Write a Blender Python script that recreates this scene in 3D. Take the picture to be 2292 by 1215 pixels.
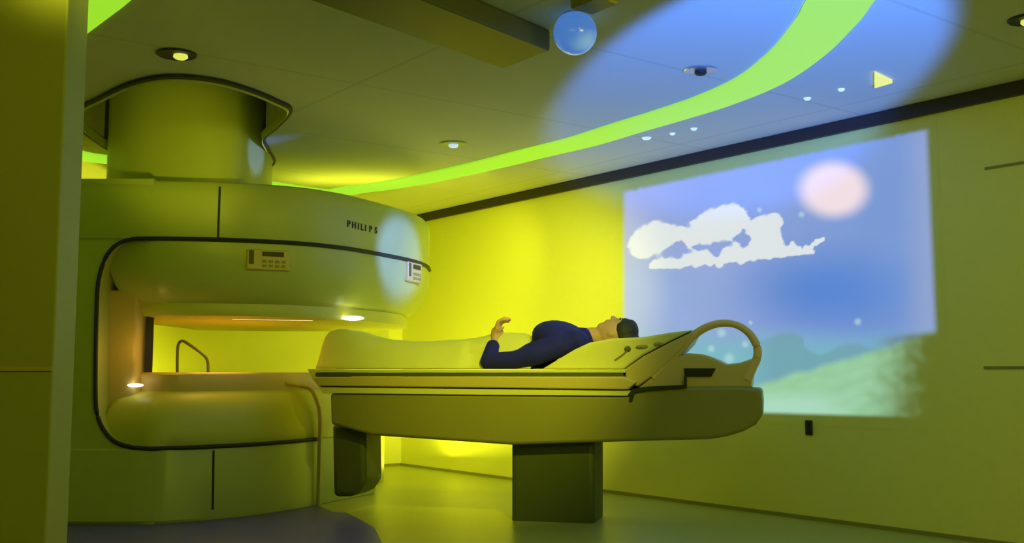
import bpy, bmesh, math, random
from mathutils import Vector, Matrix, noise
random.seed(4)
for o in list(bpy.data.objects): bpy.data.objects.remove(o)
SC = bpy.context.scene
COL = SC.collection

# ------------------------------------------------------------------ camera
W, HH, F = 2292.0, 1215.0, 2350.0
S = 0.95                                  # metres per design unit
TILT = math.atan((835 - 607.5) / F)
CZ = 0.92                                 # lens height, design units
CEIL = 2.50                               # ceiling height, design units
cam_d = bpy.data.cameras.new('camera'); cam = bpy.data.objects.new('camera', cam_d); COL.objects.link(cam)
cam_d.sensor_fit = 'HORIZONTAL'; cam_d.sensor_width = 36.0; cam_d.lens = 36.0 * F / W
cam_d.clip_start = 0.05; cam_d.clip_end = 100
cam.location = (0, 0, CZ * S); cam.rotation_euler = (math.pi / 2 + TILT, 0, 0)
SC.camera = cam
SC.view_settings.view_transform = 'Standard'; SC.view_settings.look = 'None'
SC.view_settings.exposure = 0.0; SC.view_settings.gamma = 1.0
try: SC.view_settings.use_curve_mapping = False
except Exception: pass

def ray(px, py):
    u = (px - W / 2) / F; v = (HH / 2 - py) / F
    return Vector((u, math.cos(TILT) - v * math.sin(TILT), math.sin(TILT) + v * math.cos(TILT)))
def at(px, py, D):                         # point at depth D (design units -> metres)
    r = ray(px, py); return Vector((0, 0, CZ * S)) + r * (D * S / r.y)
def lev(px, py, z):                        # point on the level plane z (design units)
    r = ray(px, py); return Vector((0, 0, CZ * S)) + r * ((z - CZ) * S / r.z)
def ceil(px, py, dz=0.0): return lev(px, py, CEIL - dz)
def pixel(p):
    q = Vector(p) - Vector((0, 0, CZ * S)); c, s = math.cos(TILT), math.sin(TILT)
    d = q.y * c + q.z * s; h = -q.y * s + q.z * c
    return (W / 2 + F * q.x / d, HH / 2 - F * h / d)
H = CEIL * S

# room frame: local x = along the long wall (towards the viewer's right), local y = towards the long wall
c1 = ceil(930, 483); c2 = ceil(2292, 180)
A = (c2 - c1); A.z = 0; A.normalize(); B = Vector((-A.y, A.x, 0))
TH = math.atan2(A.y, A.x)
VW = c1.dot(B)                             # long wall
UE = (c1.dot(A)) - 0.22                    # end wall behind the scanner
UR, VN = 3.2, -2.6                         # far right end and near side of the room
def rm(u, v, z=0.0): return A * u + B * v + Vector((0, 0, z))

# ------------------------------------------------------------------ world and lights
w = bpy.data.worlds.new('world'); SC.world = w; w.use_nodes = True
w.node_tree.nodes['Background'].inputs[0].default_value = (0.6, 0.62, 0.05, 1)
w.node_tree.nodes['Background'].inputs[1].default_value = 0.02
YEL = (1.0, 0.98, 0.055); GRN = (0.62, 1.0, 0.04); BLU = (0.10, 0.29, 1.0); ORG = (1.0, 0.55, 0.10)
def aim(o, tgt): o.rotation_euler = (Vector(tgt) - o.location).to_track_quat('-Z', 'Y').to_euler()
def spot(name, loc, tgt, e, col, ang, blend=0.6, size=0.05):
    d = bpy.data.lights.new(name, 'SPOT'); d.energy = e; d.color = col; d.spot_size = math.radians(ang)
    d.spot_blend = blend; d.shadow_soft_size = size
    o = bpy.data.objects.new(name, d); COL.objects.link(o); o.location = loc; aim(o, tgt); return o
def area(name, loc, tgt, e, col, sx, sy):
    d = bpy.data.lights.new(name, 'AREA'); d.shape = 'RECTANGLE'; d.energy = e; d.color = col; d.size = sx; d.size_y = sy
    o = bpy.data.objects.new(name, d); COL.objects.link(o); o.location = loc; aim(o, tgt); return o
def glow(name, loc, e, col, r=0.05):
    d = bpy.data.lights.new(name, 'POINT'); d.energy = e; d.color = col; d.shadow_soft_size = r
    o = bpy.data.objects.new(name, d); COL.objects.link(o); o.location = loc; return o
# yellow lights added to wash the long wall and the end wall, no fixtures
def wallpt(px, py):
    r = ray(px, py); o = Vector((0, 0, CZ * S)); return o + r * ((VW - o.dot(B)) / r.dot(B))
spot('wall_wash_fill', ceil(1265, 190, .05), wallpt(1170, 780), 420, YEL, 50, 1.0, 0.02)
spot('wall_wash_fill', ceil(1090, 385, .06), wallpt(1010, 690), 34, YEL, 76, 1.0, 0.02)
area('end_wall_fill', rm(UE + 1.0, VW - 2.6, 0.25), rm(UE - 0.1, VW - 2.5, 1.1), 190, YEL, 2.0, 0.2)
area('corner_fill', rm(UE + 1.3, VW - 0.5, 0.10), rm(UE + 1.2, VW - 0.7, 2.2), 14, YEL, 1.2, 0.4)
area('scanner_top_fill', (-1.30 * S, 8.35 * S, 2.12 * S), (-1.30 * S, 8.2 * S, 2.6 * S), 7, YEL, .9, .6)  # hidden fill added above the scanner to brighten the ceiling
spot('column_fill', (-.7, 3.0, .9), at(400, 330, 6.8), 150, YEL, 17, 1.0, 0.1)  # extra spot from the viewer's side, added to brighten the column
# yellow fill added from above, out of view, for scanner and right wall
area('room_fill', (-1.0, 0.6, 2.25), (-1.2, 7.0, 1.0), 7, YEL, 2.4, 0.8)
spot('scanner_fill', (-1.1, 2.2, 2.2), at(480, 520, 6.8), 85, YEL, 36, 1.0, 0.15)
area('room_fill_right', (2.4, 0.8, 2.2), (2.4, 6.0, 1.2), 32, YEL, 1.5, 0.8)
# added blue spots, unseen: ceiling near the picture, end of the scanner, column
spot('blue_ceiling_fill', (1.30, 1.0, 0.5), ceil(1685, 165), 2500, (.05, .17, 1.0), 23.5, 0.30, 0.04)
spot('blue_scanner_fill', (1.15, 4.6, 2.1), at(905, 570, 7.6), 1700, (0.07, 0.13, 1.0), 11, 0.5, 0.05)
spot('blue_column_fill', (1.5, 4.6, 1.7), at(572, 345, 7.1), 900, (0.1, 0.16, 1.0), 4.5, 0.5, 0.03)
spot('table_fill', (0.5, 3.75, 2.34), at(1120, 790, 6.8), 330, YEL, 40, 1.0, 0.08)  # unseen overhead spot added to lift blanket and cushion

# ------------------------------------------------------------------ materials
def srgb(r, g, b):
    f = lambda c: (c / 255 / 12.92) if c / 255 <= 0.04045 else ((c / 255 + 0.055) / 1.055) ** 2.4
    return (f(r), f(g), f(b), 1)
def mat(name, col, rough=0.5, metal=0.0, emit=None, es=0.0, noise_s=None, noise_a=0.06, bump=0.0, coat=0.0):
    m = bpy.data.materials.new(name); m.use_nodes = True; nt = m.node_tree; b = nt.nodes['Principled BSDF']
    c = col if len(col) == 4 else (*col, 1)
    b.inputs['Base Color'].default_value = c; b.inputs['Roughness'].default_value = rough; b.inputs['Metallic'].default_value = metal
    b.inputs['Coat Weight'].default_value = coat
    if emit: b.inputs['Emission Color'].default_value = emit if len(emit) == 4 else (*emit, 1); b.inputs['Emission Strength'].default_value = es
    if noise_s:
        tc = nt.nodes.new('ShaderNodeTexCoord'); n = nt.nodes.new('ShaderNodeTexNoise'); n.inputs['Scale'].default_value = noise_s; n.inputs['Detail'].default_value = 4
        nt.links.new(tc.outputs['Object'], n.inputs['Vector'])
        r = nt.nodes.new('ShaderNodeMapRange'); r.inputs['To Min'].default_value = 1 - noise_a; r.inputs['To Max'].default_value = 1 + noise_a
        nt.links.new(n.outputs['Fac'], r.inputs['Value'])
        x = nt.nodes.new('ShaderNodeVectorMath'); x.operation = 'SCALE'; x.inputs[0].default_value = c[:3]
        nt.links.new(r.outputs[0], x.inputs['Scale']); nt.links.new(x.outputs[0], b.inputs['Base Color'])
        if bump:
            bp = nt.nodes.new('ShaderNodeBump'); bp.inputs['Strength'].default_value = bump; bp.inputs['Distance'].default_value = 0.01
            nt.links.new(n.outputs['Fac'], bp.inputs['Height']); nt.links.new(bp.outputs[0], b.inputs['Normal'])
    return m
M = {}
M['wall'] = mat('wall_paint', (.78, .79, .20), 0.7)
M['jamb'] = mat('jamb_laminate', (.40, .43, .15), 0.5, noise_s=5, noise_a=.04)
M['ceil'] = mat('ceiling_paint', (.72, .72, .70), 0.95)
M['shell'] = mat('white_moulded_plastic', (.50, .57, .14), 0.36, noise_s=2, noise_a=.03)
M['pad'] = mat('cream_moulded_plastic', (.60, .62, .11), 0.42, noise_s=2, noise_a=.03)
M['gasket'] = mat('dark_rubber', (.018, .022, .012), 0.6, noise_s=30)
M['boxm'] = mat('dark_olive_metal', (.14, .14, .04), .5, noise_s=8)
M['black'] = mat('black_plastic', (.01, .01, .012), 0.4, noise_s=30)
M['trim'] = mat('dark_brown_metal', (.030, .022, .022), 0.5, noise_s=12)
M['beige'] = mat('beige_plastic', (.70, .53, .20), 0.4, noise_s=3, noise_a=.04)
M['tan'] = mat('tan_plastic', (.58, .48, .13), 0.4, noise_s=3, noise_a=.04)
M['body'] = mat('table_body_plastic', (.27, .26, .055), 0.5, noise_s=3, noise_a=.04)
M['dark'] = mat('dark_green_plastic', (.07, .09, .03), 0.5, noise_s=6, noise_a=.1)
M['lamp'] = mat('warm_strip_diffuser', (.9, .8, .6), 0.5, emit=(1, .80, .38), es=2.2)
M['lampw'] = mat('pale_strip_diffuser', (.9, .9, .8), 0.5, emit=(1, .93, .70), es=2.6)
M['ring'] = mat('green_light_diffuser', (.10, .12, .05), 0.5, emit=srgb(150, 222, 45), es=1.0)
M['yellamp'] = mat('yellow_lamp_glass', (.3, .3, .1), 0.3, emit=srgb(220, 225, 90), es=1.0)
M['star'] = mat('pale_pin_lamp', (.5, .5, .5), 0.3, emit=srgb(175, 205, 225), es=1.0)
M['metal'] = mat('brushed_metal', (.55, .55, .55), 0.35, 0.8, noise_s=20)
M['glass_blue'] = mat('blue_glowing_glass', (.08, .12, .25), 0.15, emit=srgb(75, 130, 215), es=.75, coat=.5)
M['skin'] = mat('skin', (.58, .36, .24), 0.55, noise_s=14, noise_a=.06)
M['hair'] = mat('dark_hair', (.022, .026, .026), 0.6, noise_s=60, noise_a=.5, bump=.5)
M['navy'] = mat('navy_knit', (.004, .007, .34), 0.85, noise_s=90, noise_a=.2, bump=.3)
M['sheet'] = mat('pale_cotton', (.72, .75, .20), 0.85, noise_s=7, noise_a=.05, bump=.25)
M['foam'] = mat('pale_vinyl_foam', (.70, .71, .18), 0.6, noise_s=5, noise_a=.04)
M['white'] = mat('white_print', (.9, .9, .9), 0.5)
M['violet_patch'] = mat('blue_violet_vinyl', (.10, .09, .55), 0.4, noise_s=4, noise_a=.15)

def floor_mat():
    m = mat('speckled_vinyl', (.38, .41, .10), 0.35, noise_s=40, noise_a=.08); return m
M['floor'] = floor_mat()
# faint panel joints on the ceiling (object space = room frame)
def ceil_mat():
    m = M['ceil']; nt = m.node_tree; b = nt.nodes['Principled BSDF']
    tc = nt.nodes.new('ShaderNodeTexCoord'); sp = nt.nodes.new('ShaderNodeSeparateXYZ'); nt.links.new(tc.outputs['Object'], sp.inputs[0])
    outs = []
    for ax, size, off in (('X', 1.2, .35), ('Y', 2.4, .2)):
        a = nt.nodes.new('ShaderNodeMath'); a.operation = 'ADD'; a.inputs[1].default_value = 50 + off; nt.links.new(sp.outputs[ax], a.inputs[0])
        d = nt.nodes.new('ShaderNodeMath'); d.operation = 'PINGPONG'; d.inputs[1].default_value = size / 2; nt.links.new(a.outputs[0], d.inputs[0])
        l = nt.nodes.new('ShaderNodeMath'); l.operation = 'LESS_THAN'; l.inputs[1].default_value = 0.010; nt.links.new(d.outputs[0], l.inputs[0]); outs.append(l)
    mx = nt.nodes.new('ShaderNodeMath'); mx.operation = 'MAXIMUM'; nt.links.new(outs[0].outputs[0], mx.inputs[0]); nt.links.new(outs[1].outputs[0], mx.inputs[1])
    mix = nt.nodes.new('ShaderNodeMix'); mix.data_type = 'RGBA'
    mix.inputs[6].default_value = (.66, .68, .46, 1); mix.inputs[7].default_value = (.58, .60, .40, 1)
    nt.links.new(mx.outputs[0], mix.inputs[0]); nt.links.new(mix.outputs[2], b.inputs['Base Color'])
ceil_mat()

# ------------------------------------------------------------------ helpers
def finish(name, bm, material, parent=None, bevel=0, seg=3, smooth=True, angle=38, loc=None, sub=0):
    bmesh.ops.remove_doubles(bm, verts=bm.verts, dist=1e-5)
    bmesh.ops.recalc_face_normals(bm, faces=bm.faces)
    if smooth:
        for f in bm.faces: f.smooth = True
        for e in bm.edges:
            if len(e.link_faces) == 2 and e.calc_face_angle(0) > math.radians(angle): e.smooth = False
    o_ = Vector(loc) if loc is not None else None
    if o_ is not None: bmesh.ops.translate(bm, verts=bm.verts, vec=-o_)
    me = bpy.data.meshes.new(name); bm.to_mesh(me); bm.free()
    o = bpy.data.objects.new(name, me); COL.objects.link(o); me.materials.append(material)
    if o_ is not None: o.location = o_
    if parent is not None:
        o.parent = parent; o.location = o.location - parent.location if o_ is not None else -Vector(parent.location)
    if bevel:
        b = o.modifiers.new('bevel', 'BEVEL'); b.width = bevel; b.segments = seg; b.limit_method = 'ANGLE'; b.angle_limit = math.radians(40); b.harden_normals = False
    if sub:
        s_ = o.modifiers.new('sub', 'SUBSURF'); s_.levels = sub; s_.render_levels = sub
    return o
def tag(o, label, cat, group=None, kind=None):
    o['label'] = label; o['category'] = cat
    if group: o['group'] = group
    if kind: o['kind'] = kind
    return o
def thing(name, loc, label, cat, group=None):
    o = bpy.data.objects.new(name, None); COL.objects.link(o); o.location = loc; o.empty_display_size = .1
    return tag(o, label, cat, group)
def struct(o): o['kind'] = 'structure'; return o
def loft(bm, rings, cap=True):
    vs = [[bm.verts.new(p) for p in r] for r in rings]; n = len(vs[0])
    for a, b in zip(vs, vs[1:]):
        for i in range(n): bm.faces.new((a[i], a[(i + 1) % n], b[(i + 1) % n], b[i]))
    if cap: bm.faces.new(vs[0][::-1]); bm.faces.new(vs[-1])
def prism(bm, pts, z0, z1): loft(bm, [[(p[0], p[1], z0) for p in pts], [(p[0], p[1], z1) for p in pts]])
def sweep_poly(bm, pts, vec):
    vec = Vector(vec); loft(bm, [[Vector(p) for p in pts], [Vector(p) + vec for p in pts]])
def spline(pts, n=6, closed=False):
    P = [Vector(p) for p in pts]; out = []; m = len(P)
    rng = range(m) if closed else range(m - 1)
    for i in rng:
        g = (lambda k: P[k % m]) if closed else (lambda k: P[max(0, min(m - 1, k))])
        p0, p1, p2, p3 = g(i - 1), g(i), g(i + 1), g(i + 2)
        for k in range(n):
            t = k / n
            out.append(.5 * ((2 * p1) + (-p0 + p2) * t + (2 * p0 - 5 * p1 + 4 * p2 - p3) * t * t + (-p0 + 3 * p1 - 3 * p2 + p3) * t ** 3))
    if not closed: out.append(P[-1])
    return out
def tube(bm, path, r, n=10, closed=False, flat=1.0, rr=None):
    P = [Vector(p) for p in path]; rings = []; m = len(P)
    for i, p in enumerate(P):
        t = (P[(i + 1) % m] - P[i - 1]) if closed else (P[min(i + 1, m - 1)] - P[max(i - 1, 0)])
        t.normalize(); up = Vector((0, 0, 1)) if abs(t.z) < .95 else Vector((0, 1, 0))
        s = t.cross(up).normalized(); q = s.cross(t).normalized(); ri = rr[i] if rr else r
        rings.append([p + s * math.cos(2 * math.pi * k / n) * ri + q * math.sin(2 * math.pi * k / n) * ri * flat for k in range(n)])
    if closed: rings.append(rings[0]); loft(bm, rings, cap=False)
    else: loft(bm, rings)
def box(bm, c, sx, sy, sz, rot=None):
    mtx = Matrix.Translation(c) @ (rot if rot else Matrix()) @ Matrix.Diagonal((sx, sy, sz, 1))
    bmesh.ops.create_cube(bm, size=1, matrix=mtx)
def lathe(bm, prof, c, n=32):
    c = Vector(c); loft(bm, [[c + Vector((r * math.cos(2 * math.pi * k / n), r * math.sin(2 * math.pi * k / n), z)) for k in range(n)] for r, z in prof])
def ball(bm, c, r, seg=16):
    r = r if hasattr(r, '__len__') else (r, r, r)
    bmesh.ops.create_uvsphere(bm, u_segments=seg, v_segments=seg // 2 + 2, radius=1, matrix=Matrix.Translation(c) @ Matrix.Diagonal((*r, 1)))
RZ = Matrix.Rotation(TH, 4, 'Z')
def placed_room(name, bm, m, z=0.0, **k):
    """mesh given in room frame coordinates"""
    o = finish(name, bm, m, **k); o.rotation_euler = (0, 0, TH); return o

# ------------------------------------------------------------------ room shell
T = 0.12
def slab(name, u0, u1, v0, v1, z0, z1, m, **k):
    bm = bmesh.new(); box(bm, ((u0 + u1) / 2, (v0 + v1) / 2, (z0 + z1) / 2), abs(u1 - u0), abs(v1 - v0), z1 - z0)
    o = placed_room(name, bm, m, smooth=False, **k); return struct(o)
slab('floor', UE - T, UR + T, VN - T, VW + T, -0.1, 0, M['floor'])
def spl0(pts, n):
    out = []; m = len(pts)
    for i in range(m):
        p0, p1, p2, p3 = pts[i - 1], pts[i], pts[(i + 1) % m], pts[(i + 2) % m]
        for k in range(n):
            t = k / n; out.append(.5 * ((2 * p1) + (-p0 + p2) * t + (2 * p0 - 5 * p1 + 4 * p2 - p3) * t * t + (-p0 + 3 * p1 - 3 * p2 + p3) * t ** 3))
    return out
HOLE = [ceil(x, y) for x, y in ((160, 256), (228, 210), (300, 178), (380, 165), (480, 173), (560, 195), (620, 220), (655, 243))]
HOLE += [Vector((x * S, y * S, H)) for x, y in ((-1.50, 6.62), (-1.66, 6.95), (-1.72, 7.35), (-1.79, 7.8), (-2.05, 8.15), (-2.5, 8.1), (-2.8, 7.7), (-2.85, 7.1))]
HOLE = spl0([Vector((p.x, p.y, 0)) for p in HOLE], 5)
REC = .62                                  # depth of the recess the column runs up into
bm = bmesh.new(); RI = Matrix.Rotation(-TH, 4, 'Z')
oc = [bm.verts.new((u, v, H)) for u, v in ((UE - T, VN - T), (UR + T, VN - T), (UR + T, VW + T), (UE - T, VW + T))]
ic = [bm.verts.new(RI @ Vector((p.x, p.y, H))) for p in HOLE]
ed = [bm.edges.new((oc[k], oc[(k + 1) % 4])) for k in range(4)] + [bm.edges.new((ic[k], ic[(k + 1) % len(ic)])) for k in range(len(ic))]
bmesh.ops.triangle_fill(bm, use_beauty=True, use_dissolve=False, edges=ed)
up = [bm.verts.new(v.co + Vector((0, 0, REC))) for v in ic]
for k in range(len(ic)): bm.faces.new((ic[k], ic[(k + 1) % len(ic)], up[(k + 1) % len(ic)], up[k]))
bm.faces.new(up)
top_ = [bm.verts.new(v.co + Vector((0, 0, REC + .05))) for v in oc]
for k in range(4): bm.faces.new((oc[k], oc[(k + 1) % 4], top_[(k + 1) % 4], top_[k]))
bm.faces.new(top_)
struct(placed_room('ceiling', bm, M['ceil'], smooth=False))
slab('wall_back', UE - T, UR + T, VW, VW + T, 0, H, M['wall'])
slab('wall_end', UE - T, UE, VN, VW, 0, H, M['wall'])
slab('wall_right', UR, UR + T, VN, VW, 0, H, M['wall'])
slab('wall_front', UE, UR, VN - T, VN, 0, H, M['wall'])
slab('trim_1', UE, UR, VW - .03, VW, H - .075, H - .004, M['trim'])          # dark rail under the ceiling
slab('baseboard_back', UE, UR, VW - .015, VW, 0, .022, M['body'])
slab('baseboard_end', UE, UE + .015, VN, VW - .016, 0, .022, M['body'])
def on_wall(px, py, off=0.0):
    r = ray(px, py); o = Vector((0, 0, CZ * S)); t = (VW - off - o.dot(B)) / r.dot(B); return o + r * t
# horizontal joints at the right of the long wall
for i, (xa, ya) in enumerate(((2205, 378), (2203, 823))):
    p = on_wall(xa, ya); slab('trim_%d' % (i + 2), p.dot(A), p.dot(A) + 1.2, VW - .006, VW, p.z - .006, p.z + .008, M['body'])
# door frame stub close to the viewer on the left
bm = bmesh.new()
e0 = at(128, 600, 3.0)
box(bm, (e0.x - .6, e0.y + .07, H / 2), 1.2, .14, H - .002)
struct(finish('wall_left', bm, M['jamb'], smooth=False, bevel=.006))
bm = bmesh.new(); pz = at(80, 825, 3.0).z
box(bm, (e0.x - .6, e0.y - .003, pz), 1.198, .006, .012)
struct(finish('trim_4', bm, M['tan'], smooth=False))
# blue-violet patch on the floor round the scanner
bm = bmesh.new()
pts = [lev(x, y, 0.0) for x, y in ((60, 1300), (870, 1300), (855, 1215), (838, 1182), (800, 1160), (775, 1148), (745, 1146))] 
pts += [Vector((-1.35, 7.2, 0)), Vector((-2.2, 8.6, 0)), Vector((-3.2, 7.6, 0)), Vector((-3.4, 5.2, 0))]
prism(bm, pts, 0.0, .003); struct(finish('trim_5', bm, M['violet_patch'], smooth=False))

# ------------------------------------------------------------------ ceiling light ring
RP = [(1872, 10), (1835, 62), (1780, 120), (1700, 178), (1600, 222), (1500, 255), (1400, 285), (1300, 316), (1200, 340), (1100, 365), (1000, 388), (900, 408), (800, 422), (700, 427)]
rp = [ceil(x, y) for x, y in RP]
rl = [ceil(x, y) for x, y in ((330, 368), (180, 347), (60, 318))]
# near side: inner edge runs (275,10) -> (155,100)
ia, ib = ceil(275, 10), ceil(155, 100); dn = (ib - ia).normalized(); nn = Vector((dn.y, -dn.x, 0))
if nn.x > 0: nn = -nn
hw = 0.135
nl = [ib + dn * 1.1 + nn * hw, ib + nn * hw, ia + nn * hw, ia - dn * .9 + nn * hw]
m0 = rp[0] + Vector((-.10, -.62, 0)); 
ctrl = rp + rl + [Vector((-3.62, 6.45, H))] + nl + [Vector((-.35, 3.35, H)), Vector((.55, 3.15, H)), m0]
for p in ctrl: p.z = H
cl = spline(ctrl, 8, closed=True); n = len(cl)
bm = bmesh.new(); rings = []
for i, p in enumerate(cl):
    t = (cl[(i + 1) % n] - cl[i - 1]); t.z = 0; t.normalize(); s = Vector((t.y, -t.x, 0))
    w_ = hw
    rings.append([p + s * w_ + Vector((0, 0, 0)), p + s * w_ + Vector((0, 0, -.012)), p + s * (w_ - .02) + Vector((0, 0, -.016)), p - s * (w_ - .02) + Vector((0, 0, -.016)), p - s * w_ + Vector((0, 0, -.012)), p - s * w_ ])
rings.append(rings[0]); loft(bm, rings, cap=False)
tag(finish('ceiling_light_ring', bm, M['ring'], loc=cl[0]), 'long glowing lime green light band looping across the ceiling', 'ceiling light')

# ------------------------------------------------------------------ round ceiling lamps
def downlight(px, py, r, label, lampm, swing=(0, 0), tm='gasket', group='round recessed ceiling lamps'):
    c = ceil(px, py); t = thing('recessed_ceiling_lamp', c, label, 'ceiling light', group)
    bm = bmesh.new(); lathe(bm, [(r * .80, -.001), (r, -.001), (r, -.004), (r * .92, -.009), (r * .80, -.007)], c, 40); finish('trim_ring', bm, M[tm], t)
    bm = bmesh.new(); lathe(bm, [(r * .80, -.001), (r * .80, -.006), (r * .5, -.006), (.0005, -.006)], c, 32); finish('reflector', bm, M['metal'], t)
    bm = bmesh.new(); lathe(bm, [(r * .34, -.006), (r * .36, -.018), (r * .26, -.026), (.0005, -.03)], c + Vector((swing[0], swing[1], 0)), 24); finish('bulb', bm, lampm, t)
    return t
downlight(395, 120, .095, 'round ceiling lamp with a yellow glow in front of the scanner column collar', M['yellamp'], (.02, 0))
downlight(1015, 321, .09, 'small pale round ceiling lamp between the scanner column and the green light band', M['star'], tm='shell')
downlight(1568, 156, .085, 'round ceiling lamp with dark centre in the blue lit ceiling area', M['gasket'], tm='metal')
downlight(2300, 42, .08, 'yellow ceiling lamp cut off by the top right corner of the view', M['yellamp'])
for (px, py, r, lb) in ((1447, 308, .030, 'brightest pin lamp, leftmost of the left trio on the blue ceiling'),
                    (1505, 298, .018, 'faint pin lamp in the middle of the left trio on the blue ceiling'),
                    (1553, 287, .020, 'rightmost pin lamp of the left trio on the blue ceiling'),
                    (1807, 219, .020, 'left pin lamp of the pair between light band and dark rail'),
                    (1883, 199, .018, 'right pin lamp of the pair, next to the yellow wedge lamp')):
    c = ceil(px, py); bm = bmesh.new(); lathe(bm, [(r, 0), (r, -.004), (r * .7, -.012), (.0005, -.014)], c, 20)
    tag(finish('pin_lamp', bm, M['star'], loc=c), lb, 'ceiling light', 'small pin lamps in the blue ceiling')
c = ceil(1970, 176); bm = bmesh.new()
pp = [ceil(1957, 158), ceil(1957, 190), ceil(1998, 178)]
prism(bm, [(p.x, p.y) for p in pp], H - .02, H - .0005)
tag(finish('wedge_lamp', bm, M['yellamp'], loc=c, bevel=.004), 'yellow triangular lamp on the ceiling above the wall picture', 'ceiling light')

# ------------------------------------------------------------------ projector box and blue dome
zb = CEIL - .10
cb = lev(1125, 155, zb); 
t = thing('projector_housing', Vector((cb.x, cb.y - .6, H)), 'dark flat box mounted under the ceiling at top centre, its corner pointing to the scanner', 'projector')
bm = bmesh.new()
# corner cb; sides along A (right/near) and -B (left/near)
e1 = lev(1232, 114, zb) - cb; e1.z = 0; e2 = lev(760, 25, zb) - cb; e2.z = 0
q = [cb, cb + e1 * 1.0, cb + e1 * 1.0 + e2.normalized() * 1.28 , cb + e2.normalized() * 1.28]
prism(bm, [(p.x, p.y) for p in q], zb * S, H - .001); finish('box', bm, M['boxm'], t, bevel=.01)
bm = bmesh.new(); q0 = lev(1290, 60, zb + .03)
box(bm, (q0.x + .06, q0.y - .20, H - .027), .16, .12, .05, RZ); finish('bracket', bm, M['body'], t, bevel=.008)
dc = lev(1287, 74, CEIL - .085)
t = thing('dome_lamp', Vector((dc.x, dc.y, H)), 'glowing blue glass dome hanging beside the dark ceiling box', 'dome lamp')
bm = bmesh.new(); ball(bm, dc, .092, 32); finish('dome', bm, M['glass_blue'], t)
bm = bmesh.new(); lathe(bm, [(.05, 0), (.05, -.02), (.035, -.03)], (dc.x, dc.y, H - .0005), 24); finish('collar', bm, M['metal'], t)

# ------------------------------------------------------------------ wall picture (projection)
def lin(r, g, b):
    c = srgb(max(0, r), max(0, g), max(0, b)); return Vector(c[:3])
def sm(a, b, x):
    t = max(0.0, min(1.0, (x - a) / (b - a))) if a != b else float(x > a); return t * t * (3 - 2 * t)
blobs = [(1428, 548, 24), (1450, 528, 26), (1475, 520, 26), (1462, 545, 28), (1495, 530, 22), (1512, 520, 16), (1438, 560, 18), (1530, 522, 14), (1545, 533, 14),
         (1560, 512, 20), (1585, 498, 24), (1610, 488, 26), (1640, 482, 26), (1655, 485, 18), (1600, 515, 26), (1575, 530, 18), (1625, 510, 26), (1640, 518, 16), (1548, 548, 12), (1665, 500, 12),
         (1690, 510, 20), (1712, 500, 20), (1735, 490, 14), (1738, 500, 14), (1700, 530, 24), (1722, 525, 24), (1735, 545, 18), (1705, 555, 20), (1680, 560, 14), (1640, 562, 14), (1625, 572, 16), (1655, 572, 16),
         (1560, 572, 12), (1580, 570, 12), (1540, 580, 14), (1500, 588, 13), (1520, 590, 12), (1480, 588, 12), (1465, 592, 9), (1560, 588, 12), (1590, 582, 12), (1690, 572, 14), (1720, 566, 14), (1745, 562, 13), (1765, 559, 9), (1785, 556, 8), (1805, 556, 8), (1818, 550, 6), (1830, 543, 5), (1842, 534, 4), (1775, 548, 6), (1650, 540, 10), (1610, 592, 8), (1660, 580, 10)]
stars = [(1794, 480, 7), (1920, 720, 8), (1700, 470, 6), (1680, 722, 5), (1632, 802, 12), (1615, 745, 10), (1668, 770, 8), (1592, 780, 8)]
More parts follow.
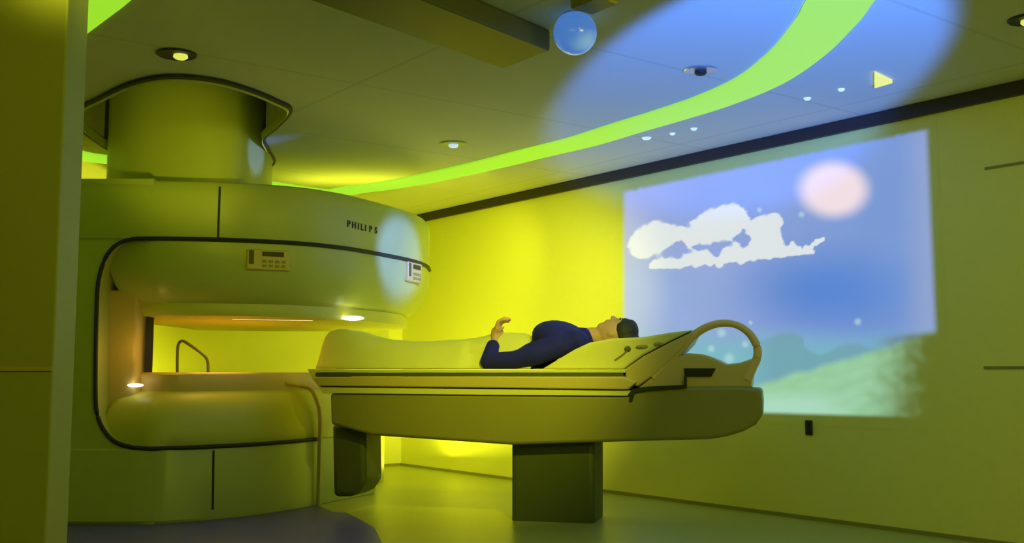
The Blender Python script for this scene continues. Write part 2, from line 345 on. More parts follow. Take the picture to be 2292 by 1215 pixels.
def pic(x, y):
    L = lin(150, 162, 228); R_ = lin(112, 146, 220)
    k = sm(1400, 2000, x); c = L.lerp(R_, k)
    d = math.hypot((x - 1470) / 260, (y - 660) / 120); c = c.lerp(lin(135, 168, 232), .6 * (1 - sm(.2, 1.1, d)))
    d = math.hypot((x - 1850) / 260, (y - 650) / 130); c = c.lerp(lin(66, 122, 218), 1 - sm(.05, 1.1, d))
    d = math.hypot((x - 1620) / 200, (y - 470) / 140); c = c.lerp(lin(118, 150, 222), .6 * (1 - sm(.1, 1.1, d)))
    nz = noise.noise(Vector((x / 120, y / 120, 0)));  c = c * (1 + .06 * nz)
    c = c.lerp(lin(150, 165, 215), .7 * sm(2000, 2085, x))
    # ground band
    g = sm(715, 800, y + 14 * noise.noise(Vector((x / 60, 3.3, 0))))
    c = c.lerp(lin(112, 182, 205), g)
    mt = 752 + 30 * noise.noise(Vector((x / 75, 7.1, 0))) + (18 if x > 1800 else 0)
    if y > mt: c = c.lerp(lin(98, 152, 172), .65 * sm(mt, mt + 14, y) * sm(1650, 1740, x))
    hill = 850 - (x - 1690) * .27 + 6 * noise.noise(Vector((x / 40, 1.7, 0)))
    if x > 1900: hill = min(hill, 793 - (x - 1900) * .30)
    if y > hill:
        hc_ = lin(160, 214, 176).lerp(lin(140, 200, 150), .5 + .5 * noise.noise(Vector((x / 38 + y / 30, y / 16, 2))))
        hc_ = hc_.lerp(lin(172, 224, 200), sm(860, 910, y) * (1 - sm(1800, 1950, x)))
        c = c.lerp(hc_, sm(hill, hill + 22, y))
    # sun
    d = math.hypot((x - 1866) / 88, (y - 424) / 70); c = c.lerp(lin(250, 226, 236), 1 - sm(.55, 1.12, d))
    # clouds
    m_ = 0.0
    if 1380 < x < 1870 and 440 < y < 620:
        wx = x + 5 * noise.noise(Vector((x / 14, y / 14, 0))) + 3 * noise.noise(Vector((x / 5, y / 5, 9))); wy = y + 5 * noise.noise(Vector((x / 14, y / 14, 4)))
        for bx, by, br in blobs:
            d2 = ((wx - bx) ** 2 + (wy - by) ** 2) / (br * br)
            if d2 < 2.6: m_ += (1 - d2 / 2.6) ** 2
        for (ax, ay), (ex, ey), wr in (((1458, 596), (1815, 562), 6.5), ((1800, 562), (1843, 533), 4.0)):
            tt = max(0, min(1, ((x - ax) * (ex - ax) + (y - ay) * (ey - ay)) / ((ex - ax) ** 2 + (ey - ay) ** 2)))
            d2 = ((wx - ax - tt * (ex - ax)) ** 2 + (wy - ay - tt * (ey - ay)) ** 2) / (wr * wr)
            if d2 < 2.6: m_ += (1 - d2 / 2.6) ** 2
        for hx, hy, ha, hb in ((1660, 534, 24, 12), (1515, 556, 9, 18), (1562, 553, 16, 6), (1600, 551, 12, 5)):
            m_ -= 1.6 * max(0, 1 - ((x - hx) / ha) ** 2 - ((y - hy) / hb) ** 2)
        m_ = sm(.22, .62, m_)
    c = c.lerp(lin(228, 233, 240), m_)
    for sx_, sy_, sr in stars:
        d = math.hypot(x - sx_, y - sy_) / sr
        if d < 1.6: c = c.lerp(lin(185, 225, 235), .6 * (1 - sm(.2, 1.5, d)))
    # edges
    top = 428 - .206 * (x - 1395) + 3 * noise.noise(Vector((x / 12, 0, 0)))
    e = sm(-6, 10, x - 1395) * sm(-5, 9, y - top) * (1 - sm(-6, 6, y - (923 + .03 * (x - 1700))))
    rx = 2078 + .045 * (y - 290); e *= 1 - sm(-14, 6, x - rx)
    if y > 720:
        fade = 1 - sm(1930, 2090, x + 22 * noise.noise(Vector((x / 22, y / 22, 5))) + (y - 780) * .12)
        lo = sm(-10, 12, y - (742 + (2095 - x) * .10))
        e *= (1 - lo) + lo * fade
    return c, max(0, e)
u0 = on_wall(1385, 600).dot(A); u1 = on_wall(2110, 600).dot(A); NX, NZ = 420, 300
z0 = on_wall(1700, 940).z - .02; z1 = on_wall(1395, 415).z + .06
z1 = min(z1, H - .08)
z0 = min(z0, on_wall(2100, 945).z)
bm = bmesh.new(); grid = []; vc = {}
for j in range(NZ + 1):
    row = []
    for i in range(NX + 1):
        p = rm(u0 + (u1 - u0) * i / NX, VW - .001, z0 + (z1 - z0) * j / NZ); row.append(bm.verts.new(p))
    grid.append(row)
for j in range(NZ):
    for i in range(NX): bm.faces.new((grid[j][i], grid[j][i + 1], grid[j + 1][i + 1], grid[j + 1][i]))
me = bpy.data.meshes.new('wall_picture'); bm.to_mesh(me); bm.free()
at_ = me.color_attributes.new('picture', 'FLOAT_COLOR', 'POINT')
for v in me.vertices:
    x, y = pixel(v.co); c_, e_ = pic(x, y); at_.data[v.index].color = (*(c_ * e_), e_)
o = bpy.data.objects.new('wall_picture', me); COL.objects.link(o)
pm = mat('projected_picture', (.78, .79, .20), .7); nt = pm.node_tree; b = nt.nodes['Principled BSDF']
an = nt.nodes.new('ShaderNodeAttribute'); an.attribute_name = 'picture'
nt.links.new(an.outputs['Color'], b.inputs['Emission Color']); b.inputs['Emission Strength'].default_value = .86
mx = nt.nodes.new('ShaderNodeMix'); mx.data_type = 'RGBA'; mx.inputs[6].default_value = (.78, .79, .20, 1); mx.inputs[7].default_value = (.30, .30, .30, 1)
nt.links.new(an.outputs['Alpha'], mx.inputs[0]); nt.links.new(mx.outputs[2], b.inputs['Base Color'])
me.materials.append(pm)
tag(o, 'large wall picture of blue sky, white clouds, pink sun and green hills', 'wall picture')

# socket on the wall below the picture
p = on_wall(1812, 957); t = thing('wall_socket', p, 'small dark wall socket below the sky picture', 'socket')
bm = bmesh.new(); box(bm, rm(p.dot(A), VW - .006, p.z), .05, .012, .09, RZ); finish('plate', bm, M['trim'], t, bevel=.004)
bm = bmesh.new(); box(bm, rm(p.dot(A), VW - .013, p.z + .015), .022, .004, .022, RZ); box(bm, rm(p.dot(A), VW - .013, p.z - .02), .022, .004, .022, RZ); finish('outlet', bm, M['black'], t)

# ------------------------------------------------------------------ scanner
def U(x, y): return Vector((x * S, y * S, 0))
def plan(lst): return [Vector((at(px, 835, D).x, at(px, 835, D).y, 0)) for px, D in lst]
zr1 = at(345, 534, 6.52).z; zt = at(300, 400, 6.52).z          # recess top line, top of the housing
zr0 = at(345, 1004, 6.52).z
back = [U(-.72, 8.85), U(-1.1, 9.15), U(-1.7, 9.3), U(-2.4, 9.15), U(-2.95, 8.75), U(-3.2, 8.3)]
topfront = [(345, 6.515), (500, 6.58), (657, 6.75), (750, 6.97), (804, 7.17), (870, 7.5), (925, 7.85), (953, 8.2), (960, 8.55)]
MAG = thing('open_scanner', U(-2.2, 7.9), 'huge cream open scanner with a wide horizontal gap, at the left beside the table', 'scanner')
# housing: upper arm, base, left side column with the rounded recess
tf = spline(plan(topfront), 4); tfa = spline(plan([(60, 6.505), (200, 6.505)] + topfront), 4); bk = spline(back, 3)
bm = bmesh.new()
outline = tfa + bk + [U(-3.2, 6.64)]
cx, cy = U(-2.0, 8.0).xy
def ringat(pts, s, z): return [Vector((cx + (p.x - cx) * s, cy + (p.y - cy) * s, z)) for p in pts]
prof = [(.998, zr1), (1.0, zr1 + .006), (1.0, zt - .09), (.995, zt - .04), (.98, zt - .012), (.955, zt)]
loft(bm, [ringat(outline, s, z) for s, z in prof])
finish('upper_arm', bm, M['shell'], MAG, angle=30)
basefront = [(345, 6.515), (430, 6.62), (560, 6.88), (650, 7.18), (712, 7.45)]
bf = spline(plan(basefront), 4); bfa = spline(plan([(60, 6.505), (200, 6.505)] + basefront), 4)
outline_b = bfa + [U(-1.05, 8.2), U(-1.15, 8.8)] + bk[3:] + [U(-3.2, 6.64)]
bm = bmesh.new(); loft(bm, [ringat(outline_b, s, z) for s, z in ((.99, .002), (1.0, .02), (1.0, zr0 - .01), (.995, zr0))]); finish('base', bm, M['shell'], MAG, angle=30)
bm = bmesh.new()
pp = [(40, 393), (345, 393), (345, 530), (300, 534), (265, 545), (240, 570), (226, 605), (218, 650), (215, 760), (214, 890), (220, 935), (238, 970), (265, 992), (300, 1002), (345, 1006), (345, 1150), (40, 1150)]
P3 = [at(x, y, 6.52) for x, y in pp]
P3[0].z = P3[1].z = zt; P3[-1].z = .002; P3[-2].z = .002
sweep_poly(bm, P3, (0, 1.0 * S, 0)); finish('side_column', bm, M['shell'], MAG)
# dark gasket following the recess
bm = bmesh.new()
gp = [Vector((p.x, p.y - .004, zr1)) for p in tf[::-1]] + spline([at(x, y, 6.51) for x, y in ((300, 534), (265, 545), (240, 570), (226, 605), (218, 650), (215, 760), (214, 890), (220, 935), (238, 970), (265, 992), (300, 1002))], 3) + [Vector((p.x, p.y - .004, zr0)) for p in bf]
tube(bm, gp, .013, 8); finish('recess_gasket', bm, M['gasket'], MAG)
# upper pole cover
ctr = U(-1.95, 7.9)
def ring2(pts, s, z, c=ctr): return [Vector((c.x + (p.x - c.x) * s, c.y + (p.y - c.y) * s, z)) for p in pts]
pf = spline(plan([(232, 6.62), (300, 6.55)] + topfront), 4); outline_p = pf + bk[:-4] + [U(-2.75, 8.6), U(-2.8, 7.6)]
zp = 1.345 * S
dzp = zr1 - zp
bm = bmesh.new()
loft(bm, [ring2(outline_p, s, z) for s, z in ((.97, zr1 + .01), (.995, zr1 - .01), (.998, zr1 - .2 * dzp), (.985, zr1 - .45 * dzp), (.955, zr1 - .66 * dzp), (.91, zr1 - .84 * dzp), (.86, zr1 - .95 * dzp), (.80, zp), (.5, zp))])
finish('upper_pole_cover', bm, M['shell'], MAG, angle=50)
bm = bmesh.new(); loft(bm, [ring2(outline_p, s, z) for s, z in ((.86, zp + .03), (.87, zp - .02), (.86, zp - .055), (.82, zp - .065), (.5, zp - .065))]); finish('upper_pole_plate', bm, M['pad'], MAG, angle=50)
# lower pole cover
lf = spline(plan([(232, 6.62), (300, 6.55)] + basefront), 4); outline_l = lf + [U(-1.1, 8.0), U(-1.2, 8.6)] + bk[3:-4] + [U(-2.75, 8.6), U(-2.8, 7.6)]
zl = .815 * S; dl = zl - zr0
bm = bmesh.new()
loft(bm, [ring2(outline_l, s, z) for s, z in ((.97, zr0 - .01), (.995, zr0 + .01), (.998, zr0 + .25 * dl), (.985, zr0 + .5 * dl), (.955, zr0 + .74 * dl), (.91, zr0 + .90 * dl), (.86, zr0 + .97 * dl), (.80, zl), (.5, zl))])
finish('lower_pole_cover', bm, M['pad'], MAG, angle=50)
bm = bmesh.new(); loft(bm, [ring2(outline_l, s, z) for s, z in ((.84, zl - .03), (.86, zl + .01), (.865, zl + .09), (.85, zl + .105), (.5, zl + .105))]); finish('lower_pole_plate', bm, M['beige'], MAG, angle=50)
zplate = zl + .105
# post between the poles
bm = bmesh.new(); pl = plan([(219, 6.72), (300, 6.70), (326, 6.80), (341, 7.6), (341, 8.3), (215, 8.3)])
prism(bm, pl, zl - .2, zp + .1); finish('post', bm, M['beige'], MAG, bevel=.012)
bm = bmesh.new(); pl = plan([(325, 6.77), (340, 6.80), (341, 6.88), (330, 6.88)]); prism(bm, pl, zl + .03, zp - .05); finish('post_edge', bm, M['trim'], MAG)
# strip lamps in the gap
def strip(x0, x1, D0, D1, y, name, m, r=.008):
    bm = bmesh.new(); a_, b_ = at(x0, y, D0), at(x1, y, D1); b_.z = a_.z; tube(bm, [a_, b_], r, 8); finish(name, bm, m, MAG)
strip(345, 450, 6.98, 7.0, 710, 'gap_lamp', M['lampw'])
strip(520, 700, 6.98, 7.15, 712, 'gap_lamp', M['lamp'])
bm = bmesh.new(); ball(bm, at(790, 712, 7.25), (.075, .03, .016), 20); finish('gap_lamp', bm, M['lampw'], MAG)
bm = bmesh.new(); ball(bm, at(303, 862, 6.68), (.05, .02, .012), 16); finish('gap_lamp', bm, M['lampw'], MAG)
glow('gap_light', at(300, 780, 6.55), .5, ORG, .03)
area('gap_lamp_light', at(520, 722, 7.3), at(520, 900, 7.3), 5, ORG, 1.0, .25)
# logo and operating panels
def text(body, size, loc, rot, m, parent, name='lettering', depth=.0015):
    cu = bpy.data.curves.new('t', 'FONT'); cu.body = body; cu.size = size; cu.extrude = depth; cu.align_x = 'CENTER'; cu.align_y = 'CENTER'; cu.offset = size * .02
    to = bpy.data.objects.new('t', cu); COL.objects.link(to); bpy.context.view_layer.update()
    me = bpy.data.meshes.new_from_object(to.evaluated_get(bpy.context.evaluated_depsgraph_get())); bpy.data.objects.remove(to)
    o = bpy.data.objects.new(name, me); COL.objects.link(o); me.materials.clear(); me.materials.append(m)
    o.rotation_euler = rot; o.parent = parent; o.location = Vector(loc) - Vector(parent.location); return o
def front_at(px, curve=topfront):          # point and yaw on the upper front curve
    for (a, da), (b_, db) in zip(curve, curve[1:]):
        if a <= px <= b_:
            D = da + (db - da) * (px - a) / (b_ - a); p, q_ = at(a, 835, da), at(b_, 835, db); d = q_ - p
            return D, math.atan2(d.y, d.x)
def surf(px, py, ob):
    dg = bpy.context.evaluated_depsgraph_get(); bpy.context.view_layer.update()
    inv = ob.matrix_world.inverted(); o = Vector((0, 0, CZ * S)); d = ray(px, py).normalized()
    hit, loc, nor, _ = ob.ray_cast(inv @ o, inv.to_3x3() @ d)
    assert hit, (px, py); loc = ob.matrix_world @ loc; nor = ob.matrix_world.to_3x3() @ nor
    nor.z = 0; nor.normalize()
    if nor.dot(d) > 0: nor = -nor
    return loc, nor, math.atan2(nor.x, -nor.y)
bpy.context.view_layer.update()
ARM = [c_ for c_ in MAG.children if c_.name.startswith('upper_arm')][0]; UPC = [c_ for c_ in MAG.children if c_.name.startswith('upper_pole_cover')][0]
for k, (ch, px) in enumerate(zip('PHILIPS', (780, 792, 802, 810, 818, 829, 841))):
    p, n_, yw = surf(px, 500.5 + (px - 775) * .24, ARM)
    text(ch, .060, p + n_ * .001, (math.pi / 2, 0, yw), M['black'], MAG, 'logo_letter', .003)
def panel(px, py, wd, hg):
    p, n_, yw = surf(px, py, UPC); R = Matrix.Rotation(yw, 4, 'Z'); r_ = Vector((math.cos(yw), math.sin(yw), 0))
    bm = bmesh.new(); box(bm, p + n_ * .002, wd, .03, hg, R); o = finish('control_panel', bm, M['tan'], MAG, bevel=.008)
    bm = bmesh.new(); box(bm, p + n_ * .019 + r_ * wd * .10 + Vector((0, 0, hg * .28)), wd * .5, .006, hg * .22, R); finish('display', bm, M['black'], o).location = Vector((0, 0, 0))
    bm = bmesh.new(); box(bm, p + n_ * .019 - r_ * wd * .40 + Vector((0, 0, hg * .1)), wd * .11, .006, hg * .66, R); finish('side_button', bm, M['dark'], o).location = Vector((0, 0, 0))
    bm = bmesh.new()
    for i in range(4):
        for j in range(2): box(bm, p + n_ * .019 + r_ * wd * (-.1 + .15 * i) + Vector((0, 0, -hg * (.08 + .22 * j))), wd * .09, .006, hg * .12, R)
    finish('keypad', bm, M['body'], o).location = Vector((0, 0, 0))
def seam(x, y0, y1, ob, dx=0):
    bm = bmesh.new(); pts = [surf(x - dx * k / 8, y0 + (y1 - y0) * k / 8, ob)[0] for k in range(9)]
    tube(bm, pts, .007, 8); finish('panel_seam', bm, M['gasket'], MAG)
BASE = [c_ for c_ in MAG.children if c_.name.startswith('base') and 'edge' not in c_.name][0]
seam(492, 418, 534, ARM, 4); seam(478, 1008, 1140, BASE, 2)
panel(600, 582, .26, .125)
panel(925, 610, .24, .14)
# bracket at the right of the base
bm = bmesh.new(); tube(bm, spline([at(712, 1130, 7.42), at(715, 1000, 7.42), at(716, 930, 7.42), at(706, 890, 7.40), at(690, 868, 7.38), at(640, 858, 7.3)], 5), .014, 8); finish('base_edge_strip', bm, M['tan'], MAG)

# ceiling column with collar
col_plan = plan([(226, 7.1), (240, 6.92), (300, 6.78), (400, 6.74), (500, 6.80), (533, 6.88), (560, 7.1), (592, 7.4), (598, 7.8)]) + [U(-1.95, 8.15), U(-2.5, 8.2), U(-2.78, 7.8)]
COLM = thing('scanner_column', Vector((U(-2.2, 7.4).x, U(-2.2, 7.4).y, zt)), 'wide cream column rising from the scanner into a dark rimmed opening in the ceiling', 'column')
cs = spline([Vector((p.x, p.y, 0)) for p in col_plan], 4, closed=True); cc = U(-2.18, 7.0)
def hr(sc, z): return [Vector((cc.x + (p.x - cc.x) * sc, cc.y + (p.y - cc.y) * sc, z)) for p in HOLE]
bm = bmesh.new(); loft(bm, [[Vector((p.x, p.y, z)) for p in cs] for z in (zt + .001, H, H + REC - .002)]); finish('shaft', bm, M['shell'], COLM, angle=30)
bm = bmesh.new(); rr_ = [hr(1.0, H - .001), hr(1.0, H - .016), hr(.975, H - .018), hr(.975, H - .001)]; loft(bm, rr_ + rr_[:1], cap=False); finish('collar_rim', bm, M['gasket'], COLM)
bm = bmesh.new(); rr_ = [hr(.975, H - .014), hr(.955, H - .022), hr(.945, H + .03), hr(.975, H + .03)]; loft(bm, rr_ + rr_[:1], cap=False); finish('collar', bm, M['shell'], COLM, angle=60)

# strap loop standing on the lower pole plate
bm = bmesh.new(); lp = [at(397, 828, 7.5), at(397, 800, 7.5), at(399, 772, 7.5), at(408, 763, 7.5), at(425, 772, 7.52), at(450, 790, 7.56), at(464, 806, 7.6), at(466, 828, 7.6)]
lp[0].z = lp[-1].z = zplate
tube(bm, spline(lp, 5), .010, 8)
tag(finish('wire_loop', bm, M['dark'], loc=lp[0]), 'thin bent loop standing in the scanner gap near the post', 'loop')

# ------------------------------------------------------------------ table
ta = at(700, 840, 6.9); tb_ = at(1700, 840, 6.2); TD = tb_ - ta; TD.z = 0; TD.normalize(); TN = Vector((-TD.y, TD.x, 0))
def tp(px, py, off=0.0):
    """point on the vertical plane lying 'off' metres behind the front of the table"""
    r = ray(px, py); o = Vector((0, 0, CZ * S)); P0 = ta + TN * off; k = (P0 - o).dot(TN) / r.dot(TN); return o + r * k
TABLE = thing('patient_table', Vector((tp(1150, 900, .3).x, tp(1150, 900, .3).y, 0)), 'long cream patient table on dark pedestals running out of the scanner', 'patient table')
WT = .58
def slabt(name, pts, off, width, m, parent=TABLE, bevel=.01, seg=3, smooth_pts=0, angle=38):
    P = [tp(x, y, off) for x, y in pts]
    if smooth_pts: P = spline(P, smooth_pts, closed=True)
    bm = bmesh.new(); sweep_poly(bm, P, TN * width); return finish(name, bm, m, parent, bevel=bevel, seg=seg, angle=angle)
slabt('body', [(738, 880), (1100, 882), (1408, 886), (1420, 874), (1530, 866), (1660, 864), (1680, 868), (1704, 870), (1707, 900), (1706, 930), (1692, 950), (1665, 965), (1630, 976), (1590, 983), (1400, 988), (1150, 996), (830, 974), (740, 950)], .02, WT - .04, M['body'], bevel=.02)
slabt('side_rail', [(702, 843), (1395, 843), (1425, 855), (1405, 872), (1100, 868), (712, 864)], -.01, WT + .02, M['tan'], bevel=.008)
slabt('lower_rail', [(714, 866), (1100, 870), (1412, 874), (1404, 886), (1100, 884), (722, 880)], .008, WT - .016, M['foam'], bevel=.004)
slabt('slot', [(706, 834), (1394, 834), (1396, 842), (706, 842)], .004, WT - .008, M['dark'], bevel=.002)
slabt('mattress', [(712, 827), (1400, 827), (1400, 833.5), (712, 833.5)], -.004, WT + .008, M['foam'], bevel=.004)
slabt('rail_bracket', [(688, 826), (704, 826), (712, 846), (722, 862), (716, 868), (700, 850)], .02, WT - .04, M['foam'], bevel=.004)
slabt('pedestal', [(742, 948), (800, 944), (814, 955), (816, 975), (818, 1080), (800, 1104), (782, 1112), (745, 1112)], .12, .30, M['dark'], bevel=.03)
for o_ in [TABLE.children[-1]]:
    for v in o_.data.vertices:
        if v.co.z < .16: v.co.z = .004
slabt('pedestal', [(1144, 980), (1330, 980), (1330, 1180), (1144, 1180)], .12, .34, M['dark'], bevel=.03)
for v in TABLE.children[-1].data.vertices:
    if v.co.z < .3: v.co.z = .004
# head end: end cover with sloping edge, hoop handle
slabt('end_cover', [(1428, 868), (1470, 835), (1510, 800), (1540, 790), (1575, 793), (1602, 803), (1625, 815), (1655, 812), (1690, 800), (1684, 842), (1681, 868)], .04, WT - .08, M['tan'], bevel=.012)
slabt('dark_slot', [(1531, 824), (1602, 824), (1592, 843), (1533, 843)], .028, .014, M['black'], bevel=.002)
slabt('dark_edge', [(1408, 898), (1409, 878), (1418, 870), (1450, 865), (1531, 861), (1531, 842), (1537, 842), (1537, 868), (1450, 874), (1420, 879), (1415, 898)], .004, .02, M['gasket'], bevel=.002)
hoop_c = [(1462, 846), (1500, 806), (1540, 762), (1572, 737), (1608, 724), (1645, 726), (1675, 744), (1693, 772), (1695, 798), (1683, 825), (1672, 850)]
bm = bmesh.new(); path = spline([tp(x, y, .06) for x, y in hoop_c], 6)
r_ = [.020 + .008 * abs(2 * i / (len(path) - 1) - 1) for i in range(len(path))]
tube(bm, path, .02, 12, rr=r_); finish('hoop_handle', bm, M['beige'], TABLE)
slabt('head_ramp', [(1398, 826), (1440, 797), (1500, 766), (1553, 741), (1540, 766), (1500, 808), (1465, 838), (1426, 866), (1400, 850)], .03, WT - .06, M['tan'], bevel=.01)
# wedge cushion carrying head and shoulders
wed = [(1212, 826), (1245, 806), (1285, 782), (1320, 766), (1370, 757), (1440, 754), (1500, 744), (1552, 738), (1500, 763), (1440, 794), (1396, 826)]
CUSH = thing('wedge_cushion', Vector((tp(1400, 826, .3).x, tp(1400, 826, .3).y, tp(1400, 826, .3).z)), 'pale wedge cushion under the head and shoulders of the lying person', 'cushion')
P = [tp(x, y, .05) for x, y in wed]; bm = bmesh.new(); sweep_poly(bm, P, TN * .46); finish('pad', bm, M['foam'], CUSH, bevel=.014, seg=4)
for k, (x, y, rx, rz_) in enumerate(((1405, 781, .020, .018), (1440, 776, .045, .012), (1475, 770, .03, .012))):
    bm = bmesh.new(); ball(bm, tp(x, y, .048), (rx, .006, rz_), 16); finish('buckle' if k == 0 else 'strap', bm, M['dark'] if k == 0 else M['body'], CUSH)
bm = bmesh.new(); tube(bm, spline([tp(1404, 784, .046), tp(1392, 795, .045), tp(1376, 806, .046)], 4), .005, 8); finish('strap', bm, M['body'], CUSH)

# ------------------------------------------------------------------ person
zm = tp(1000, 827, .3).z
def q3(px, py, off, z=None):
    p = tp(px, py, off)
    if z is not None: p.z = z
    return p
def capsule(bm, a, b, ra, rb, seg=14):
    a, b = Vector(a), Vector(b); d = b - a; L = d.length; d.normalize()
    up = Vector((0, 0, 1)) if abs(d.z) < .9 else Vector((0, 1, 0)); s = d.cross(up).normalized(); t_ = s.cross(d)
    rings = []
    for k in range(1, 6):
        an = math.pi / 2 * k / 5; rings.append((a - d * ra * math.cos(an), ra * math.sin(an)))
    for k in range(0, 5):
        an = math.pi / 2 * k / 5; rings.append((b + d * rb * math.sin(an), rb * math.cos(an)))
    loft(bm, [[c + s * r * math.cos(2 * math.pi * i / seg) + t_ * r * math.sin(2 * math.pi * i / seg) for i in range(seg)] for c, r in rings])
def chain(bm, pts):
    for (a, ra), (b, rb) in zip(pts, pts[1:]): capsule(bm, a, b, ra, rb)
TM = Matrix(((TD.x, TN.x, 0), (TD.y, TN.y, 0), (0, 0, 1))).to_4x4()
def ell(bm, c, r, pitch=0, roll=0, yaw=0):
    bmesh.ops.create_uvsphere(bm, u_segments=24, v_segments=14, radius=1, matrix=Matrix.Translation(c) @ TM @ Matrix.Rotation(math.radians(yaw), 4, 'Z') @ Matrix.Rotation(math.radians(pitch), 4, 'Y') @ Matrix.Rotation(math.radians(roll), 4, 'X') @ Matrix.Diagonal((*r, 1)))
def blend(name, bm, m, parent, vox=.006, it=4):
    bmesh.ops.recalc_face_normals(bm, faces=bm.faces)
    me = bpy.data.meshes.new(name); bm.to_mesh(me); bm.free(); o = bpy.data.objects.new('tmp', me); COL.objects.link(o)
    r = o.modifiers.new('r', 'REMESH'); r.mode = 'VOXEL'; r.voxel_size = vox; r.use_smooth_shade = True
    s_ = o.modifiers.new('s', 'SMOOTH'); s_.iterations = it; s_.factor = .5
    bpy.context.view_layer.update()
    m2 = bpy.data.meshes.new_from_object(o.evaluated_get(bpy.context.evaluated_depsgraph_get())); bpy.data.objects.remove(o); m2.name = name
    for p in m2.polygons: p.use_smooth = True
    o = bpy.data.objects.new(name, m2); COL.objects.link(o); m2.materials.clear(); m2.materials.append(m)
    if parent: o.parent = parent; o.location = -Vector(parent.location)
    return o
MID = .29
PERS = thing('person', Vector((q3(1100, 820, MID).x, q3(1100, 820, MID).y, zm)), 'person lying face up on the table in a navy long sleeved top, one hand raised', 'person')
bm = bmesh.new()
hd = q3(1376, 746, MID); neck = q3(1322, 752, MID); chest = q3(1255, 762, MID); waist = q3(1185, 792, MID); pel = q3(1118, 800, MID, zm + .10)
# head: face up, crown to the right (along +TD)
ell(bm, hd, (.115, .076, .088), pitch=-4)
ell(bm, hd + TD * .035 + Vector((0, 0, -.01)), (.092, .078, .088))
def hp(a, n_, z): return hd + TD * a + TN * n_ + Vector((0, 0, z))
ell(bm, hp(-.075, 0, .035), (.034, .036, .032))                       # chin
ell(bm, hp(-.055, 0, .02), (.06, .058, .045))                         # jaw
ell(bm, hp(.035, 0, .062), (.040, .058, .030))                        # brow
chain(bm, [(hp(.022, 0, .080), .008), (hp(-.010, 0, .096), .014)])      # nose
ell(bm, hp(-.010, .010, .086), (.008, .009, .010)); ell(bm, hp(-.010, -.010, .086), (.008, .009, .010))
ell(bm, hp(-.040, 0, .076), (.006, .022, .010)); ell(bm, hp(-.050, 0, .074), (.007, .020, .010))
for s_ in (-1, 1):
    ell(bm, hp(.018, s_ * .030, .068), (.012, .015, .014))            # eyelids
    ell(bm, hp(-.004, s_ * .076, -.004), (.030, .010, .018))          # ears
chain(bm, [(hd + TD * -.04 + Vector((0, 0, -.02)), .056), (neck, .054), (chest + TD * .06, .07)])
# trunk
ell(bm, chest, (.16, .17, .095), pitch=14); ell(bm, waist, (.16, .145, .085), pitch=8); ell(bm, pel, (.14, .165, .095))
sh = [q3(1292, 762, MID - .155), q3(1292, 762, MID + .155)]
chain(bm, [(sh[0], .058), (chest, .08), (sh[1], .058)])
# near arm: along the side, forearm raised across
el = q3(1098, 802, .085, zm + .048)
chain(bm, [(sh[0], .052), (q3(1190, 795, .09), .047), (el, .040)])
wr = q3(1109, 757, .20); chain(bm, [(el, .038), (wr, .025)])
# raised hand, fingers curling towards the head
palm = q3(1113, 744, .225); hx = TD; hz = Vector((0, 0, 1))
chain(bm, [(wr, .030), (palm, .040)])
kn = []
for i, ln in enumerate((.040, .046, .042, .034)):
    k0 = palm + TN * (-.033 + .024 * i) + hz * .030 + hx * .002
    ell(bm, (palm + k0) / 2, (.018, .012, .028))
    k1 = k0 + hz * ln * .9 + hx * ln * .35; k2 = k1 + hz * ln * .35 + hx * ln * .75; k3 = k2 - hz * ln * .12 + hx * ln * .65
    chain(bm, [(k0, .0125), (k1, .012), (k2, .011), (k3, .0095)])
t0 = palm + TN * -.032 + hz * -.005; chain(bm, [(t0, .012), (t0 + TN * -.012 + hx * .026 + hz * .018, .0105), (t0 + TN * -.008 + hx * .050 + hz * .034, .008)])
# far arm resting along the far side
el2 = q3(1190, 805, MID + .20, zm + .05); wr2 = q3(1105, 810, MID + .19, zm + .045)
chain(bm, [(sh[1], .050), (el2, .040), (wr2, .025), (wr2 - TD * .07, .028)])
for i in range(4): f0 = wr2 - TD * .09 + TN * (-.028 + .018 * i); chain(bm, [(f0, .010), (f0 - TD * .045 - hz * .004, .009), (f0 - TD * .07 - hz * .014, .007)])
chain(bm, [(wr2 - TD * .03 - TN * .03, .012), (wr2 - TD * .07 - TN * .05 - hz * .01, .009)])
# legs and feet
for s_ in (-1, 1):
    off = MID + s_ * .085
    hip = q3(1105, 800, off, zm + .095); kne = q3(950, 800, off, zm + .085); ank = q3(800, 800, off + s_ * .01, zm + .052)
    chain(bm, [(hip, .082), (kne, .056), (q3(885, 800, off, zm + .068), .054), (ank, .036)])
    chain(bm, [(ank - TD * .01 - hz * .006, .034), (ank - TD * .045 + hz * .06, .032), (ank - TD * .07 + hz * .135, .024)])
for v in bm.verts: v.co.z = max(v.co.z, zm + .002)
blend('body', bm, M['skin'], PERS, .006, 3)
bm = bmesh.new()
ell(bm, chest + hz * .010, (.180, .195, .110), pitch=14); ell(bm, waist + TD * .05, (.13, .165, .086), pitch=8)
chain(bm, [(q3(1250, 775, .12), .07), (q3(1190, 792, .12), .07), (q3(1150, 803, .12, zm + .05), .050)])
chain(bm, [(sh[0], .066), (chest, .090), (sh[1], .066)]); chain(bm, [(chest + TD * .03, .088), (neck - TD * .015 - hz * .012, .064)])
chain(bm, [(sh[0] - hz * .004, .062), (q3(1200, 794, .09), .062), (q3(1150, 799, .088, zm + .056), .056), (el - TD * .012, .052)])
chain(bm, [(el - TD * .012, .052), (q3(1103, 775, .13), .042)])
chain(bm, [(sh[1], .060), (el2, .050), (wr2, .034)])
for v in bm.verts: v.co.z = max(v.co.z, zm + .003)
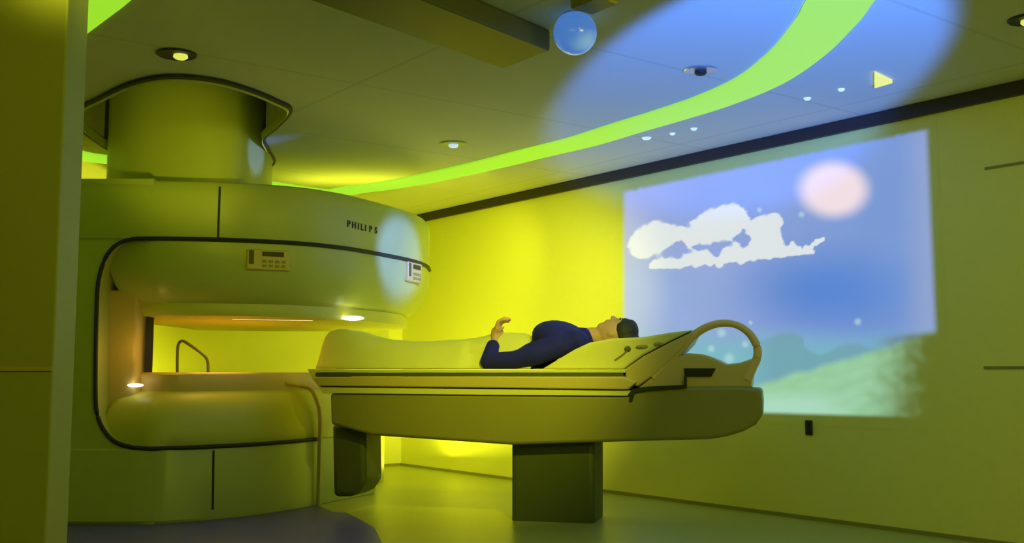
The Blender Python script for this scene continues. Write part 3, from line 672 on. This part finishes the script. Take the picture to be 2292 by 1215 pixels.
# the shirt lies on the wedge: keep its underside above the cushion
blend('shirt', bm, M['navy'], PERS, .007, 4)
bm = bmesh.new(); ell(bm, pel, (.145, .172, .098))
for s_ in (-1, 1):
    off = MID + s_ * .085
    chain(bm, [(q3(1105, 800, off, zm + .095), .088), (q3(950, 800, off, zm + .085), .066), (q3(885, 800, off, zm + .07), .060), (q3(815, 800, off, zm + .054), .050)])
for v in bm.verts: v.co.z = max(v.co.z, zm + .0025)
blend('trousers', bm, M['sheet'], PERS, .008, 4)
bm = bmesh.new()
ell(bm, hp(.060, 0, .0), (.080, .086, .092), pitch=0); ell(bm, hp(.095, 0, .012), (.05, .072, .072)); ell(bm, hp(.075, 0, -.035), (.075, .088, .055))
ell(bm, hp(.066, 0, .050), (.042, .060, .038))
blend('hair', bm, M['hair'], PERS, .006, 2)
for s_ in (-1, 1):
    bm = bmesh.new(); tube(bm, spline([hp(.036, s_ * .014, .090), hp(.041, s_ * .03, .087), hp(.036, s_ * .046, .078)], 4), .004, 6); finish('eyebrow', bm, M['hair'], PERS)

# blanket over belly and legs
prof = [(730, 806), (738, 754), (750, 741), (770, 737), (800, 741), (850, 755), (900, 763), (960, 765), (1020, 762), (1070, 757), (1110, 748), (1150, 746), (1185, 750), (1200, 775), (1204, 795)]
top = spline([tp(x, y, MID) for x, y in prof], 4)
bm = bmesh.new(); rows = []; NYB = 36
for k, p in enumerate(top):
    row = []; base = p - TN * 0
    for j in range(NYB + 1):
        t_ = j / NYB * 2 - 1; wdt = .25 + .008 * noise.noise(Vector((k * .3, j * .1, 0)))
        if p.x > q3(1060, 800, MID).x: wdt = .205 if t_ < 0 else .24
        wdt *= .62 + .38 * sm(0, 22, k)
        hgt = (p.z - zm) * max(0.0, 1 - abs(t_) ** 2.6)
        wr_ = .006 * noise.noise(Vector((k * .22 + t_ * 2, t_ * 2.6, 1.0))) + .004 * noise.noise(Vector((k * .6, t_ * 6, 4)))
        sag = -.014 * (1 - min(1, abs(abs(t_) - .38) / .38)) * 0 - .02 * max(0, 1 - abs(t_) / .22) * (1 if k > 18 and k < 40 else .3)
        v = p + TN * (t_ * wdt); v.z = max(zm + .004, zm + hgt + (wr_ + sag) * (1 if abs(t_) < .9 else 0)); row.append(bm.verts.new(v))
    rows.append(row)
for a, b_ in zip(rows, rows[1:]):
    for j in range(NYB): bm.faces.new((a[j], a[j + 1], b_[j + 1], b_[j]))
o = finish('blanket', bm, M['sheet'], loc=q3(950, 800, MID, zm), angle=80)
sd = o.modifiers.new('solid', 'SOLIDIFY'); sd.thickness = .006; sd.offset = 1
tag(o, 'pale blanket covering the legs of the lying person', 'blanket')
